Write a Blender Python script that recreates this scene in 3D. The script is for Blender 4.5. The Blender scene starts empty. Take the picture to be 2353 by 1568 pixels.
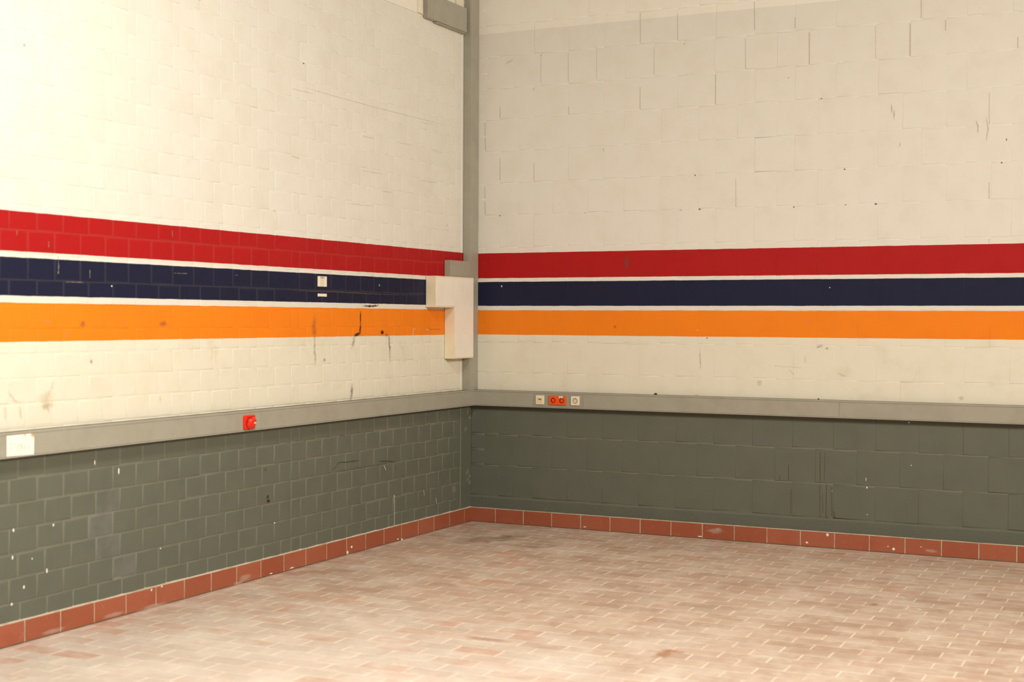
import bpy, bmesh, math, random
from mathutils import Vector, Matrix

scene = bpy.context.scene
COL = scene.collection
RNG = random.Random(11)

# ------------------------------------------------------------------ marks on walls and floor (metres, wall coordinates)
LEFT_STROKES = [('gold', [(2.534, 1.834), (2.376, 1.834), (2.01, 1.835), (1.56, 1.829), (0.757, 1.826)], 0.01),
 ('dark', [(1.665, 1.743), (1.566, 1.741), (1.43, 1.749)], 0.014),
 ('dark', [(1.572, 1.741), (1.56, 1.741)], 0.02),
 ('dark', [(1.682, 1.706), (1.687, 1.654), (1.687, 1.604)], 0.014),
 ('dark', [(1.687, 1.604), (1.692, 1.549)], 0.02),
 ('dark', [(1.692, 1.549), (1.76, 1.531)], 0.022),
 ('smoke', [(2.263, 1.664), (2.257, 1.527)], 0.05),
 ('smoke', [(2.262, 1.527), (2.251, 1.336)], 0.025),
 ('smoke', [(1.301, 1.527), (1.288, 1.438), (1.281, 1.342)], 0.028),
 ('smoke', [(1.301, 1.527), (1.288, 1.422)], 0.018),
 ('smoke', [(1.793, 1.186), (1.803, 1.092)], 0.032),
 ('smoke', [(1.798, 1.156), (1.809, 1.092)], 0.022),
 ('smoke', [(1.76, 1.531), (1.799, 1.446)], 0.03),
 ('chip', [(0.947, 1.524), (0.947, 1.573), (0.921, 1.577)], 0.006),
 ('chip', [(0.748, 1.573), (0.714, 1.566)], 0.006),
 ('smoke', [(0.741, 1.573), (0.479, 1.571)], 0.008),
 ('tan', [(4.947, 1.319), (4.953, 1.274), (4.919, 1.231), (4.861, 1.223)], 0.022),
 ('tan', [(4.881, 1.211), (4.873, 1.134)], 0.02),
 ('tan', [(4.982, 1.206), (4.971, 1.14)], 0.028),
 ('tan', [(4.654, 1.312), (4.663, 1.283)], 0.02),
 ('tan', [(3.82, 1.2), (3.812, 1.167)], 0.016),
 ('tan', [(4.688, 1.19), (4.682, 1.156)], 0.012),
 ('chip', [(1.22, 0.348), (1.213, 0.261), (1.218, 0.126)], 0.006),
 ('chip', [(0.78, 0.337), (0.773, 0.296)], 0.005),
 ('chip', [(0.588, 0.258), (0.574, 0.209)], 0.005),
 ('chip', [(1.363, 0.578), (1.338, 0.547)], 0.006),
 ('chipd', [(0.316, 0.836), (0.229, 0.816)], 0.012),
 ('chipd', [(0.695, 0.819), (0.613, 0.834)], 0.007),
 ('chipd', [(0.869, 0.705), (0.701, 0.702)], 0.008),
 ('chipd', [(0.88, 0.457), (0.597, 0.456)], 0.009),
 ('chipd', [(0.356, 0.326), (0.203, 0.345)], 0.009),
 ('chipd', [(0.967, 0.584), (0.386, 0.585), (0.242, 0.593)], 0.009),
 ('lump_shade', [(2.048, 0.614), (1.994, 0.627), (1.962, 0.654), (1.84, 0.649), (1.659, 0.648)], 0.012),  # these dark lines paint the shadows of lumps in the wall
 ('lump_shade', [(1.459, 0.627), (1.423, 0.615), (1.314, 0.608), (1.177, 0.586)], 0.014),
 ('lump_shade_l', [(2.048, 0.59), (1.84, 0.594), (1.495, 0.593), (1.252, 0.587)], 0.01),
 ('lump_shade', [(1.963, 0.835), (1.886, 0.838)], 0.01),
 ('groove', [(2.539, 3.181), (2.176, 3.178), (1.568, 3.171), (0.886, 3.173), (0.248, 3.176)], 0.008),
 ('groove', [(2.539, 3.153), (2.279, 3.154)], 0.008),
 ('groove', [(0.852, 3.15), (0.616, 3.154)], 0.006),
 ('groove', [(1.671, 2.947), (1.508, 2.945)], 0.01),
 ('groove', [(0.849, 2.705), (0.579, 2.713)], 0.008),
 ('groove', [(1.41, 2.579), (1.264, 2.581)], 0.01),
 ('groove', [(1.692, 2.702), (1.326, 2.703)], 0.008),
 ('groove', [(1.877, 2.455), (1.517, 2.461)], 0.008),
 ('groove', [(2.542, 2.713), (2.429, 2.705)], 0.012),
 ('groove', [(1.204, 2.958), (0.982, 2.958)], 0.008),
 ('groove', [(0.717, 2.957), (0.476, 2.953)], 0.006),
 ('groove', [(0.52, 4.138), (0.513, 4.136)], 0.004),
 ('chipd', [(4.616, 1.968), (4.613, 1.919), (4.617, 1.882)], 0.014),
 ('chipd', [(4.384, 1.904), (4.384, 1.866)], 0.01),
 ('chipd', [(3.695, 1.911), (3.587, 1.912)], 0.008),
 ('chipd', [(3.124, 1.918), (3.102, 1.916)], 0.01),
 ('chipd', [(4.563, 1.838), (4.436, 1.839)], 0.007),
 ('chipd', [(4.684, 2.042), (4.684, 2.015)], 0.009),
 ('chipd', [(4.9, 2.083), (4.9, 2.064)], 0.012),
 ('chipd', [(3.715, 2.157), (3.711, 2.119)], 0.007),
 ('chipd', [(4.751, 1.691), (4.751, 1.669)], 0.01),
 ('chipd', [(4.561, 1.578), (4.561, 1.549)], 0.012),
 ('chipd', [(4.099, 1.633), (4.099, 1.604)], 0.01),
 ('chipd', [(4.727, 1.633), (4.675, 1.631)], 0.008)]
LEFT_BLOBS = [('green', (1.436, 1.894), (0.02, 0.018)),
 ('dark', (1.392, 1.553), (0.055, 0.034)),
 ('dark', (1.398, 1.55), (0.035, 0.022)),
 ('smoke', (1.332, 1.534), (0.05, 0.03)),
 ('tan', (4.697, 1.224), (0.11, 0.13)),
 ('tan', (4.691, 1.194), (0.1, 0.03)),
 ('smoke', (3.794, 1.619), (0.09, 0.04)),
 ('smoke', (4.436, 1.617), (0.05, 0.05)),
 ('chip', (4.161, 0.806), (0.014, 0.04)),
 ('chip', (4.652, 0.572), (0.014, 0.018)),
 ('chip', (4.926, 0.581), (0.014, 0.022)),
 ('chip', (4.698, 0.341), (0.014, 0.03)),
 ('chip', (4.932, 0.444), (0.012, 0.026)),
 ('chip', (4.856, 0.282), (0.014, 0.022)),
 ('chip', (3.815, 0.328), (0.012, 0.01)),
 ('chip', (4.938, 0.21), (0.016, 0.018)),
 ('chip', (4.8, 0.419), (0.009, 0.012)),
 ('chip', (4.348, 0.871), (0.011, 0.03)),
 ('chip', (1.22, 0.339), (0.014, 0.014)),
 ('chip', (4.217, 1.824), (0.014, 0.01)),
 ('chip', (2.712, 0.334), (0.02, 0.01)),
 ('rust', (2.778, 0.482), (0.045, 0.025)),
 ('rust', (2.783, 0.51), (0.025, 0.03)),
 ('smoke', (2.807, 0.685), (0.03, 0.03)),
 ('smoke', (1.19, 0.549), (0.02, 0.03)),
 ('dark', (2.396, 3.338), (0.022, 0.01)),
 ('smoke', (1.311, 3.276), (0.012, 0.01)),
 ('smoke', (3.469, 3.536), (0.02, 0.01)),
 ('smoke', (4.85, 3.025), (0.02, 0.02)),
 ('smoke', (4.374, 1.416), (0.03, 0.03)),
 ('smoke', (2.142, 1.369), (0.04, 0.03)),
 ('smoke', (2.718, 2.344), (0.03, 0.01)),
 ('chipd', (4.179, 0.215), (0.09, 0.03)),
 ('chipd', (0.298, 0.292), (0.12, 0.08)),
 ('smoke', (0.431, 2.715), (0.012, 0.01)),
 ('smoke', (0.422, 2.391), (0.03, 0.01)),
 ('smoke', (0.236, 2.594), (0.012, 0.008)),
 ('chipd', (0.06, 1.046), (0.07, 0.05)),
 ('chipd', (0.044, 1.01), (0.07, 0.05)),
 ('chipd', (0.082, 0.976), (0.07, 0.05)),
 ('chipd', (0.051, 0.939), (0.07, 0.05)),
 ('chipd', (0.066, 0.894), (0.07, 0.05)),
 ('chipd', (0.035, 0.85), (0.07, 0.05)),
 ('chipd', (0.102, 0.762), (0.07, 0.05)),
 ('chipd', (0.054, 0.425), (0.07, 0.05)),
 ('chipd', (0.031, 0.37), (0.07, 0.05)),
 ('chipd', (0.077, 0.399), (0.07, 0.05)),
 ('chipd', (0.061, 0.348), (0.07, 0.05)),
 ('chipd', (0.031, 0.316), (0.07, 0.05))]
RIGHT_STROKES = [('hair', [(0.118, 3.242), (0.119, 3.136)], 0.006),
 ('hair', [(0.119, 3.119), (0.123, 3.016)], 0.006),
 ('hair', [(0.119, 2.724), (0.119, 2.633)], 0.005),
 ('hair', [(0.119, 2.604), (0.122, 2.506)], 0.006),
 ('hair', [(0.254, 3.367), (0.254, 3.273)], 0.005),
 ('hair', [(0.254, 2.947), (0.255, 2.772)], 0.005),
 ('hair', [(0.557, 2.898), (0.558, 2.76)], 0.005),
 ('hair', [(0.858, 3.329), (0.858, 3.268)], 0.005),
 ('hair', [(1.156, 2.986), (1.156, 2.963)], 0.007),
 ('hair', [(1.454, 4.009), (1.456, 3.782)], 0.005),
 ('hair', [(1.755, 3.981), (1.757, 3.774)], 0.005),
 ('hair', [(1.456, 3.442), (1.457, 3.272)], 0.005),
 ('hair', [(2.058, 3.492), (2.059, 3.27)], 0.006),
 ('hair', [(2.355, 4.006), (2.357, 3.804)], 0.006),
 ('hair', [(2.66, 3.866), (2.66, 3.79)], 0.006),
 ('hair', [(2.765, 3.746), (2.767, 3.519)], 0.006),
 ('hair', [(3.483, 3.746), (3.483, 3.523)], 0.008),
 ('hair', [(3.557, 3.907), (3.559, 3.779)], 0.006),
 ('hair', [(3.724, 3.749), (3.725, 3.679)], 0.006),
 ('hair', [(3.242, 3.752), (3.244, 3.52)], 0.003),
 ('hair', [(2.287, 3.745), (2.289, 3.52)], 0.004),
 ('hair', [(4.202, 3.593), (4.203, 3.519)], 0.006),
 ('hair', [(4.02, 3.227), (4.021, 3.006)], 0.004),
 ('hair', [(4.024, 2.608), (4.025, 2.497)], 0.005),
 ('hair', [(1.568, 3.74), (1.569, 3.527)], 0.004),
 ('hair', [(0.852, 3.753), (0.853, 3.524)], 0.004),
 ('hair', [(2.221, 2.707), (2.223, 2.496)], 0.004),
 ('hair', [(0.554, 3.497), (0.554, 3.476)], 0.006),
 ('hair', [(1.092, 3.778), (1.094, 3.528)], 0.003),
 ('hair', [(0.614, 3.748), (0.615, 3.534)], 0.003),
 ('hair', [(4.028, 2.219), (4.028, 2.195)], 0.005),
 ('smoke', [(3.934, 3.038), (3.949, 2.995), (3.947, 2.956)], 0.008),
 ('smoke', [(4.0, 3.058), (4.015, 2.982), (4.002, 2.893)], 0.008),
 ('smoke', [(3.416, 2.883), (3.422, 2.908)], 0.01),
 ('smoke', [(3.356, 3.188), (3.363, 3.132)], 0.01),
 ('smoke', [(3.378, 3.141), (3.375, 3.07)], 0.01),
 ('smoke', [(0.305, 3.706), (0.371, 3.739)], 0.008),
 ('reds', [(2.87, 0.694), (2.872, 0.479)], 0.005),
 ('reds', [(2.902, 0.696), (2.903, 0.49)], 0.003),
 ('reds', [(2.869, 0.457), (2.871, 0.219)], 0.004),
 ('reds', [(2.918, 0.469), (2.915, 0.222)], 0.005),
 ('reds', [(2.888, 0.394), (2.893, 0.252)], 0.003),
 ('reds', [(2.636, 0.588), (2.637, 0.479)], 0.005),
 ('reds', [(2.954, 0.446), (2.956, 0.237)], 0.004),
 ('reds', [(2.972, 0.27), (2.982, 0.22)], 0.006),
 ('reds', [(2.657, 0.413), (2.655, 0.237)], 0.004),
 ('reds', [(2.572, 0.511), (2.572, 0.478)], 0.004),
 ('reds', [(2.928, 0.229), (2.915, 0.206)], 0.006),
 ('chip', [(3.201, 0.525), (3.201, 0.506)], 0.006),
 ('chipd', [(0.013, 0.891), (0.049, 0.874)], 0.008),
 ('chipd', [(0.149, 0.923), (0.181, 0.907)], 0.006),
 ('tan', [(2.477, 1.32), (2.753, 1.306)], 0.01),
 ('tan', [(2.992, 1.273), (3.055, 1.249)], 0.014),
 ('tan', [(2.631, 1.297), (2.673, 1.254)], 0.012),
 ('smoke', [(2.877, 1.47), (2.848, 1.463)], 0.02),
 ('tan', [(2.753, 1.389), (2.753, 1.341)], 0.01),
 ('smoke', [(1.949, 1.442), (1.957, 1.284)], 0.008),
 ('groove', [(-0.013, 1.466), (0.69, 1.467)], 0.006),
 ('groove', [(0.991, 1.467), (1.572, 1.467)], 0.006)]
RIGHT_BLOBS = [('dark', (3.03, 2.743), (0.016, 0.012)),
 ('dark', (2.661, 2.483), (0.014, 0.014)),
 ('dark', (3.039, 2.487), (0.014, 0.01)),
 ('dark', (3.255, 2.486), (0.024, 0.014)),
 ('dark', (1.904, 2.746), (0.014, 0.01)),
 ('dark', (1.942, 2.489), (0.022, 0.012)),
 ('dark', (1.793, 2.487), (0.01, 0.008)),
 ('dark', (0.254, 2.488), (0.013, 0.012)),
 ('dark', (2.859, 3.261), (0.018, 0.007)),
 ('dark', (2.006, 1.518), (0.013, 0.01)),
 ('dark', (1.004, 2.49), (0.01, 0.008)),
 ('dark', (4.106, 2.742), (0.014, 0.012)),
 ('dark', (2.615, 3.429), (0.008, 0.008)),
 ('smoke', (0.783, 2.565), (0.01, 0.006)),
 ('smoke', (3.855, 2.488), (0.01, 0.008)),
 ('dark', (0.617, 3.751), (0.01, 0.008)),
 ('dark', (4.136, 2.898), (0.008, 0.02)),
 ('dark', (1.813, 3.743), (0.01, 0.008)),
 ('chip', (3.208, 0.457), (0.013, 0.018)),
 ('chip', (3.499, 0.934), (0.018, 0.01)),
 ('chip', (3.213, 0.188), (0.014, 0.01)),
 ('chip', (3.517, 0.632), (0.009, 0.009)),
 ('chip', (3.212, 0.263), (0.009, 0.008)),
 ('dark', (2.749, 0.172), (0.014, 0.014)),
 ('chip', (2.958, 0.417), (0.006, 0.008)),
 ('smoke', (2.912, 1.451), (0.03, 0.02)),
 ('smoke', (2.845, 1.46), (0.02, 0.015)),
 ('tan', (2.412, 1.19), (0.05, 0.05)),
 ('tan', (3.85, 1.118), (0.05, 0.04)),
 ('tan', (1.924, 1.079), (0.06, 0.03)),
 ('chip', (1.931, 1.576), (0.009, 0.008)),
 ('smoke', (1.259, 1.598), (0.03, 0.03)),
 ('chip', (0.275, 1.919), (0.01, 0.018)),
 ('chip', (2.93, 1.892), (0.01, 0.008)),
 ('smoke', (1.353, 2.09), (0.05, 0.12)),
 ('tan', (2.767, 1.643), (0.02, 0.05))]
BASE_LEFT_BLOBS = [('chip', (1.86, 0.017), (0.03, 0.03)),
 ('chip', (1.809, 0.049), (0.03, 0.02)),
 ('chip', (1.174, 0.016), (0.03, 0.012)),
 ('chip', (1.117, 0.005), (0.03, 0.02)),
 ('chip', (2.528, 0.015), (0.06, 0.01)),
 ('chip', (3.901, 0.105), (0.016, 0.016)),
 ('chip', (3.811, 0.109), (0.02, 0.01)),
 ('dust', (3.882, 0.005), (0.3, 0.04)),
 ('dust', (3.032, 0.032), (0.15, 0.06)),
 ('dust', (3.098, 0.01), (0.12, 0.03)),
 ('chip', (2.758, 0.015), (0.03, 0.01)),
 ('dust', (4.203, 0.022), (0.2, 0.03)),
 ('dust', (4.658, 0.021), (0.2, 0.03))]
BASE_RIGHT_BLOBS = [('chip', (2.929, 0.099), (0.026, 0.026)),
 ('chip', (2.779, 0.031), (0.022, 0.016)),
 ('chip', (3.401, 0.031), (0.022, 0.022)),
 ('chip', (3.362, 0.046), (0.012, 0.01)),
 ('chip', (3.591, 0.061), (0.008, 0.01)),
 ('dust', (2.085, 0.068), (0.14, 0.05)),
 ('dust', (2.108, 0.083), (0.06, 0.03)),
 ('dust', (3.66, 0.038), (0.1, 0.03)),
 ('chip', (1.018, 0.024), (0.03, 0.01)),
 ('chip', (1.962, 0.017), (0.04, 0.01))]
FLOOR_STROKES = [('cream', [(3.444, -1.42), (3.519, -1.413)], 0.025),
 ('cream', [(3.905, -1.902), (3.927, -1.931)], 0.02)]
FLOOR_BLOBS = [('fdark', (0.571, -0.779), (0.35, 0.35)),
 ('fdark', (0.471, -0.902), (0.3, 0.4)),
 ('fdark', (0.654, -0.688), (0.25, 0.3)),
 ('fdark', (0.973, -0.976), (0.3, 0.2)),
 ('fdark', (1.038, -0.854), (0.3, 0.2)),
 ('fred', (2.839, -0.815), (0.06, 0.08)),
 ('fred', (3.654, -1.893), (0.06, 0.12)),
 ('fred', (2.984, -3.609), (0.12, 0.2)),
 ('fred', (3.001, -3.529), (0.18, 0.1)),
 ('fdark', (0.666, -0.489), (0.3, 0.4)),
 ('dust', (3.148, -1.28), (0.14, 0.25)),
 ('dust', (2.744, -3.25), (0.6, 0.1)),
 ('dust', (2.407, -3.389), (0.2, 0.12)),
 ('dust', (2.345, -2.416), (0.14, 0.1)),
 ('fredl', (2.06, -3.715), (0.3, 0.08))]

CAM_F = 3227.702
CAM_C = (5.3521545, -10.1427746, 1.6529297)
CAM_FW = (-0.4409283, 0.8974077, -0.0155432)
CAM_R = (0.8974771, 0.4410390, 0.0044225)
CAM_U = (-0.0108239, 0.0119997, 0.9998694)

# ------------------------------------------------------------------ helpers
def srgb(r, g, b):
    f = lambda c: ((c/255)/12.92 if c/255 <= .04045 else ((c/255+.055)/1.055)**2.4)
    return (f(r), f(g), f(b), 1)

class MB:
    """collects faces with a material index and two vertex attributes"""
    def __init__(s):
        s.v = []; s.f = []; s.m = []; s.joint = []; s.tint = []; s.smooth = []
    def vert(s, p, j=0.0, t=0.5):
        s.v.append(tuple(p)); s.joint.append(j); s.tint.append(t); return len(s.v)-1
    def face(s, idx, m=0, smooth=False):
        s.f.append(tuple(idx)); s.m.append(m); s.smooth.append(smooth)
    def quad(s, pts, m=0, j=0.0, t=0.5):
        s.face([s.vert(p, j, t) for p in pts], m)
    def box(s, a, b, m=0, t=0.5):
        (x0, y0, z0), (x1, y1, z1) = a, b
        x0, x1 = min(x0, x1), max(x0, x1); y0, y1 = min(y0, y1), max(y0, y1); z0, z1 = min(z0, z1), max(z0, z1)
        i = [s.vert(p, 0, t) for p in ((x0,y0,z0),(x1,y0,z0),(x1,y1,z0),(x0,y1,z0),(x0,y0,z1),(x1,y0,z1),(x1,y1,z1),(x0,y1,z1))]
        for q in ((0,3,2,1),(4,5,6,7),(0,1,5,4),(1,2,6,5),(2,3,7,6),(3,0,4,7)):
            s.face([i[k] for k in q], m)
    def build(s, name, mats, parent=None, bevel=0, seg=2):
        me = bpy.data.meshes.new(name)
        me.from_pydata(s.v, [], s.f)
        for m in (mats if isinstance(mats, (list, tuple)) else [mats]): me.materials.append(m)
        me.polygons.foreach_set('material_index', s.m)
        me.polygons.foreach_set('use_smooth', s.smooth)
        for nm, arr in (('joint', s.joint), ('tint', s.tint)):
            a = me.attributes.new(nm, 'FLOAT', 'POINT'); a.data.foreach_set('value', arr)
        me.update()
        o = bpy.data.objects.new(name, me); COL.objects.link(o)
        if parent: o.parent = parent
        if bevel:
            md = o.modifiers.new('bevel', 'BEVEL'); md.width = bevel; md.segments = seg; md.limit_method = 'ANGLE'; md.angle_limit = math.radians(40)
        return o

def tag(o, label=None, cat=None, group=None, kind=None):
    if label: o['label'] = label
    if cat: o['category'] = cat
    if group: o['group'] = group
    if kind: o['kind'] = kind
    return o
def empty(name, loc):
    o = bpy.data.objects.new(name, None); o.location = loc; o.empty_display_size = .1; COL.objects.link(o); return o
def attach(o, parent):
    """parent a mesh modelled in world coordinates to an Empty that is not rotated"""
    o.parent = parent; o.location = -Vector(parent.location); return o

# wall coordinates -> world: u along the wall from the room corner, v up, d out of the wall
LW = lambda u, v, d=0.0: (d, -u, v)
RW = lambda u, v, d=0.0: (u, -d, v)
FW = lambda x, y, d=0.0: (x, y, d)

# ------------------------------------------------------------------ materials
class NT:
    def __init__(s, name):
        s.mat = bpy.data.materials.new(name); s.mat.use_nodes = True
        s.t = s.mat.node_tree; s.n = s.t.nodes; s.n.clear()
        s.out = s.n.new('ShaderNodeOutputMaterial')
        s.bsdf = s.n.new('ShaderNodeBsdfPrincipled')
        s.t.links.new(s.bsdf.outputs[0], s.out.inputs[0])
        s.co = s.n.new('ShaderNodeTexCoord').outputs['Object']
        s.sep = s.n.new('ShaderNodeSeparateXYZ'); s.t.links.new(s.co, s.sep.inputs[0])
        s.x, s.y, s.z = s.sep.outputs
    def lk(s, a, b):
        if hasattr(a, 'is_linked') or isinstance(a, bpy.types.NodeSocket): s.t.links.new(a, b)
        else: b.default_value = a
    def math(s, op, a, b=0.0, c=None, clamp=False):
        m = s.n.new('ShaderNodeMath'); m.operation = op; m.use_clamp = clamp
        s.lk(a, m.inputs[0]); s.lk(b, m.inputs[1])
        if c is not None: s.lk(c, m.inputs[2])
        return m.outputs[0]
    def noise(s, scale, detail=4, rough=.55, vec=None, sx=1, sy=1, sz=1, off=0):
        mp = s.n.new('ShaderNodeMapping'); mp.inputs['Scale'].default_value = (sx, sy, sz); mp.inputs['Location'].default_value = (off, off*.7, off*1.3)
        s.t.links.new(vec or s.co, mp.inputs[0])
        n = s.n.new('ShaderNodeTexNoise'); n.inputs['Scale'].default_value = scale; n.inputs['Detail'].default_value = detail; n.inputs['Roughness'].default_value = rough
        s.t.links.new(mp.outputs[0], n.inputs['Vector']); return n.outputs['Fac']
    def ramp(s, v, a, b, lo=0.0, hi=1.0):
        m = s.n.new('ShaderNodeMapRange'); m.interpolation_type = 'SMOOTHSTEP'
        s.lk(v, m.inputs[0]); m.inputs[1].default_value = a; m.inputs[2].default_value = b; m.inputs[3].default_value = lo; m.inputs[4].default_value = hi
        return m.outputs[0]
    def mix(s, f, a, b, mode='MIX'):
        m = s.n.new('ShaderNodeMix'); m.data_type = 'RGBA'; m.blend_type = mode
        s.lk(f, m.inputs[0]); s.lk(a, m.inputs[6]); s.lk(b, m.inputs[7]); return m.outputs[2]
    def attr(s, name):
        a = s.n.new('ShaderNodeAttribute'); a.attribute_name = name; return a.outputs['Fac']
    def bump(s, h, dist, strength=1.0, prev=None):
        b = s.n.new('ShaderNodeBump'); b.inputs['Distance'].default_value = dist; b.inputs['Strength'].default_value = strength
        s.lk(h, b.inputs['Height'])
        if prev is not None: s.t.links.new(prev, b.inputs['Normal'])
        return b.outputs[0]
    def done(s, color, rough=.5, normal=None, spec=.5, metal=0):
        s.lk(color, s.bsdf.inputs['Base Color']); s.lk(rough, s.bsdf.inputs['Roughness'])
        s.bsdf.inputs['Specular IOR Level'].default_value = spec; s.bsdf.inputs['Metallic'].default_value = metal
        if normal is not None: s.t.links.new(normal, s.bsdf.inputs['Normal'])
        return s.mat

WHITE  = (.705, .685, .625, 1)
WHITE2 = (.72, .695, .585, 1)      # below the stripes, yellowed
TOPW   = (.80, .775, .70, 1)       # fresher coat above the ring beam line
BLUE   = (.0080, .0105, .0360, 1)
RED    = (.38, .0060, .0070, 1)
ORANGE = (.82, .215, .008, 1)
GREEN  = (.128, .134, .108, 1)
Z_BAND = [2.186, 1.984, 1.954, 1.760, 1.7247, 1.5275]
Z_GREEN = 1.0
Z_TOP = 3.960

def wall_paint(name, left):
    k = NT(name)
    wob = k.math('MULTIPLY', k.math('SUBTRACT', k.noise(9, 3), .5), .006)
    wob2 = k.math('MULTIPLY', k.math('SUBTRACT', k.noise(70, 2), .5), .0018)
    z = k.math('ADD', k.z, k.math('ADD', wob, wob2))
    step = lambda e: k.math('GREATER_THAN', z, e)
    jt = k.attr('joint'); ti = k.attr('tint')
    big = k.noise(1.1, 3, .5); mid = k.noise(5, 4, .6); fine = k.noise(60, 3, .6)
    # dirt: only where the paint itself is soiled
    soil = k.math('MULTIPLY', k.ramp(mid, .52, .75), k.ramp(big, .42, .62))
    col = k.mix(0.0, GREEN, GREEN)
    g1 = k.mix(k.ramp(mid, .3, .75), (.116, .125, .097, 1), (.132, .142, .112, 1))
    g1 = k.mix(k.math('MULTIPLY', k.ramp(ti, .8, .95), k.ramp(mid, .35, .6, .1, .7)), g1, (.172, .178, .170, 1))
    g1 = k.mix(k.math('MULTIPLY', k.ramp(fine, .66, .76), .35), g1, (.26, .25, .2, 1))
    w2 = k.mix(k.math('MULTIPLY', soil, .35), WHITE2, (.60, .53, .38, 1))
    col = k.mix(step(Z_GREEN), g1, w2)
    for e, c in ((Z_BAND[5], ORANGE), (Z_BAND[4], WHITE), (Z_BAND[3], BLUE), (Z_BAND[2], WHITE), (Z_BAND[1], RED), (Z_BAND[0], WHITE)):
        col = k.mix(step(e), col, c)
    col = k.mix(k.math('GREATER_THAN', z, Z_TOP), col, TOPW)
    # slight differences of coat thickness
    col = k.mix(k.math('MULTIPLY', k.ramp(mid, .4, .75), .35), col, k.mix(1.0, col, (.88, .85, .80, 1), 'MULTIPLY'))
    col = k.mix(k.math('MULTIPLY', k.ramp(ti, 0, 1), .5), col, k.mix(1.0, col, (.92, .91, .89, 1), 'MULTIPLY')) if left else col
    # thinner, dust-filled paint in the joints of the dark coats; painted plinth highlight
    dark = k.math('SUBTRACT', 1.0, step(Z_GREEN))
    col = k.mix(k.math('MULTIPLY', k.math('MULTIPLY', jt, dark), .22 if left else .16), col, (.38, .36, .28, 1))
    mid_b = k.math('MULTIPLY', step(Z_BAND[3]), k.math('SUBTRACT', 1.0, step(Z_BAND[0])))
    col = k.mix(k.math('MULTIPLY', k.math('MULTIPLY', jt, mid_b), .05 if left else .01), col, (.4, .36, .3, 1))
    n = k.bump(fine, .0009 if left else .0006, .6)
    n = k.bump(k.noise(16, 4), .003 if left else .0012, .6, n)
    if not left:
        pl = k.math('LESS_THAN', k.z, .219)
        n = k.bump(k.math('MULTIPLY', k.noise(75, 5, .75, sz=1.8), pl), .006, .9, n)
    rgh = k.ramp(mid, .3, .7, .48, .64)
    return k.done(col, rgh, n, .22)

def plain(name, color, rough=.5, var=.06, bump=.0003, spec=.4, metal=0, nscale=8):
    k = NT(name)
    c2 = (color[0]*(1-var*2), color[1]*(1-var*2.2), color[2]*(1-var*2.5), 1)
    col = k.mix(k.ramp(k.noise(nscale, 4), .35, .7), color, c2)
    return k.done(col, rough, k.bump(k.noise(140, 2), bump, .5), spec, metal)

def mark_mat(name, color, alpha, lo=.15, hi=.6, nz=55, amp=.9, rough=.6):
    """paint chips, scuffs, smears and painted lump shadows: thin films whose cover breaks up towards the edge"""
    k = NT(name)
    f = k.attr('joint')
    n = k.math('MULTIPLY', k.math('SUBTRACT', k.noise(nz, 4, .65), .5), amp)
    a = k.math('MULTIPLY', k.ramp(k.math('ADD', f, n), lo, hi), alpha)
    k.done(color, rough)
    tr = k.n.new('ShaderNodeBsdfTransparent'); mx = k.n.new('ShaderNodeMixShader')
    k.lk(a, mx.inputs[0]); k.t.links.new(tr.outputs[0], mx.inputs[1]); k.t.links.new(k.bsdf.outputs[0], mx.inputs[2])
    k.t.links.new(mx.outputs[0], k.out.inputs[0]); return k.mat

MARKS = ['gold', 'dark', 'smoke', 'chip', 'chipd', 'tan', 'green', 'rust', 'lump_shade', 'lump_shade_l', 'groove', 'hair', 'reds', 'dust', 'cream', 'fdark', 'fred', 'fredl']
MM = [mark_mat('scratch_tan', (.13, .10, .06, 1), .55, .3, .8, 40, 1.0),
      mark_mat('smear_black', (.012, .010, .009, 1), .95, .15, 1.0, 45, .9),
      mark_mat('smear_grey', (.12, .095, .07, 1), .42, .05, 1.3, 30, 1.1),
      mark_mat('chip_white', (.80, .77, .68, 1), .95, .25, .5, 90, .7),
      mark_mat('chip_dull', (.34, .31, .23, 1), .48, .38, .95, 38, 1.9),
      mark_mat('stain_tan', (.52, .43, .24, 1), .26, .1, 1.1, 26, 1.6),
      mark_mat('speck_green', (.03, .42, .25, 1), .95, .2, .4, 60, .3),
      mark_mat('stain_rust', (.035, .018, .008, 1), .85, .15, .9, 50, .9),
      mark_mat('lump_shade_dark', (.03, .03, .022, 1), .5, .15, .9, 30, .6),  # shade of wall lumps, painted as dark lines
      mark_mat('lump_shade_faint', (.05, .048, .034, 1), .40, .2, .9, 30, .8),
      mark_mat('joint_open', (.48, .40, .30, 1), .28, .2, .8, 30, .9),
      mark_mat('crack_hair', (.36, .26, .17, 1), .42, .15, .5, 60, .7),
      mark_mat('drip_red', (.12, .035, .02, 1), .7, .2, .6, 40, .9),
      mark_mat('dust_white', (.75, .62, .50, 1), .32, .1, 1.1, 40, 1.2),
      mark_mat('flake_cream', (.85, .74, .50, 1), .95, .2, .4, 40, .4),
      mark_mat('floor_dark', (.22, .14, .09, 1), .26, .1, 1.3, 12, 2.0),
      mark_mat('floor_red', (.54, .22, .11, 1), .5, .3, 1.1, 24, 1.9),
      mark_mat('floor_red_faint', (.52, .26, .17, 1), .40, .1, 1.0, 20, 1.4)]

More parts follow.
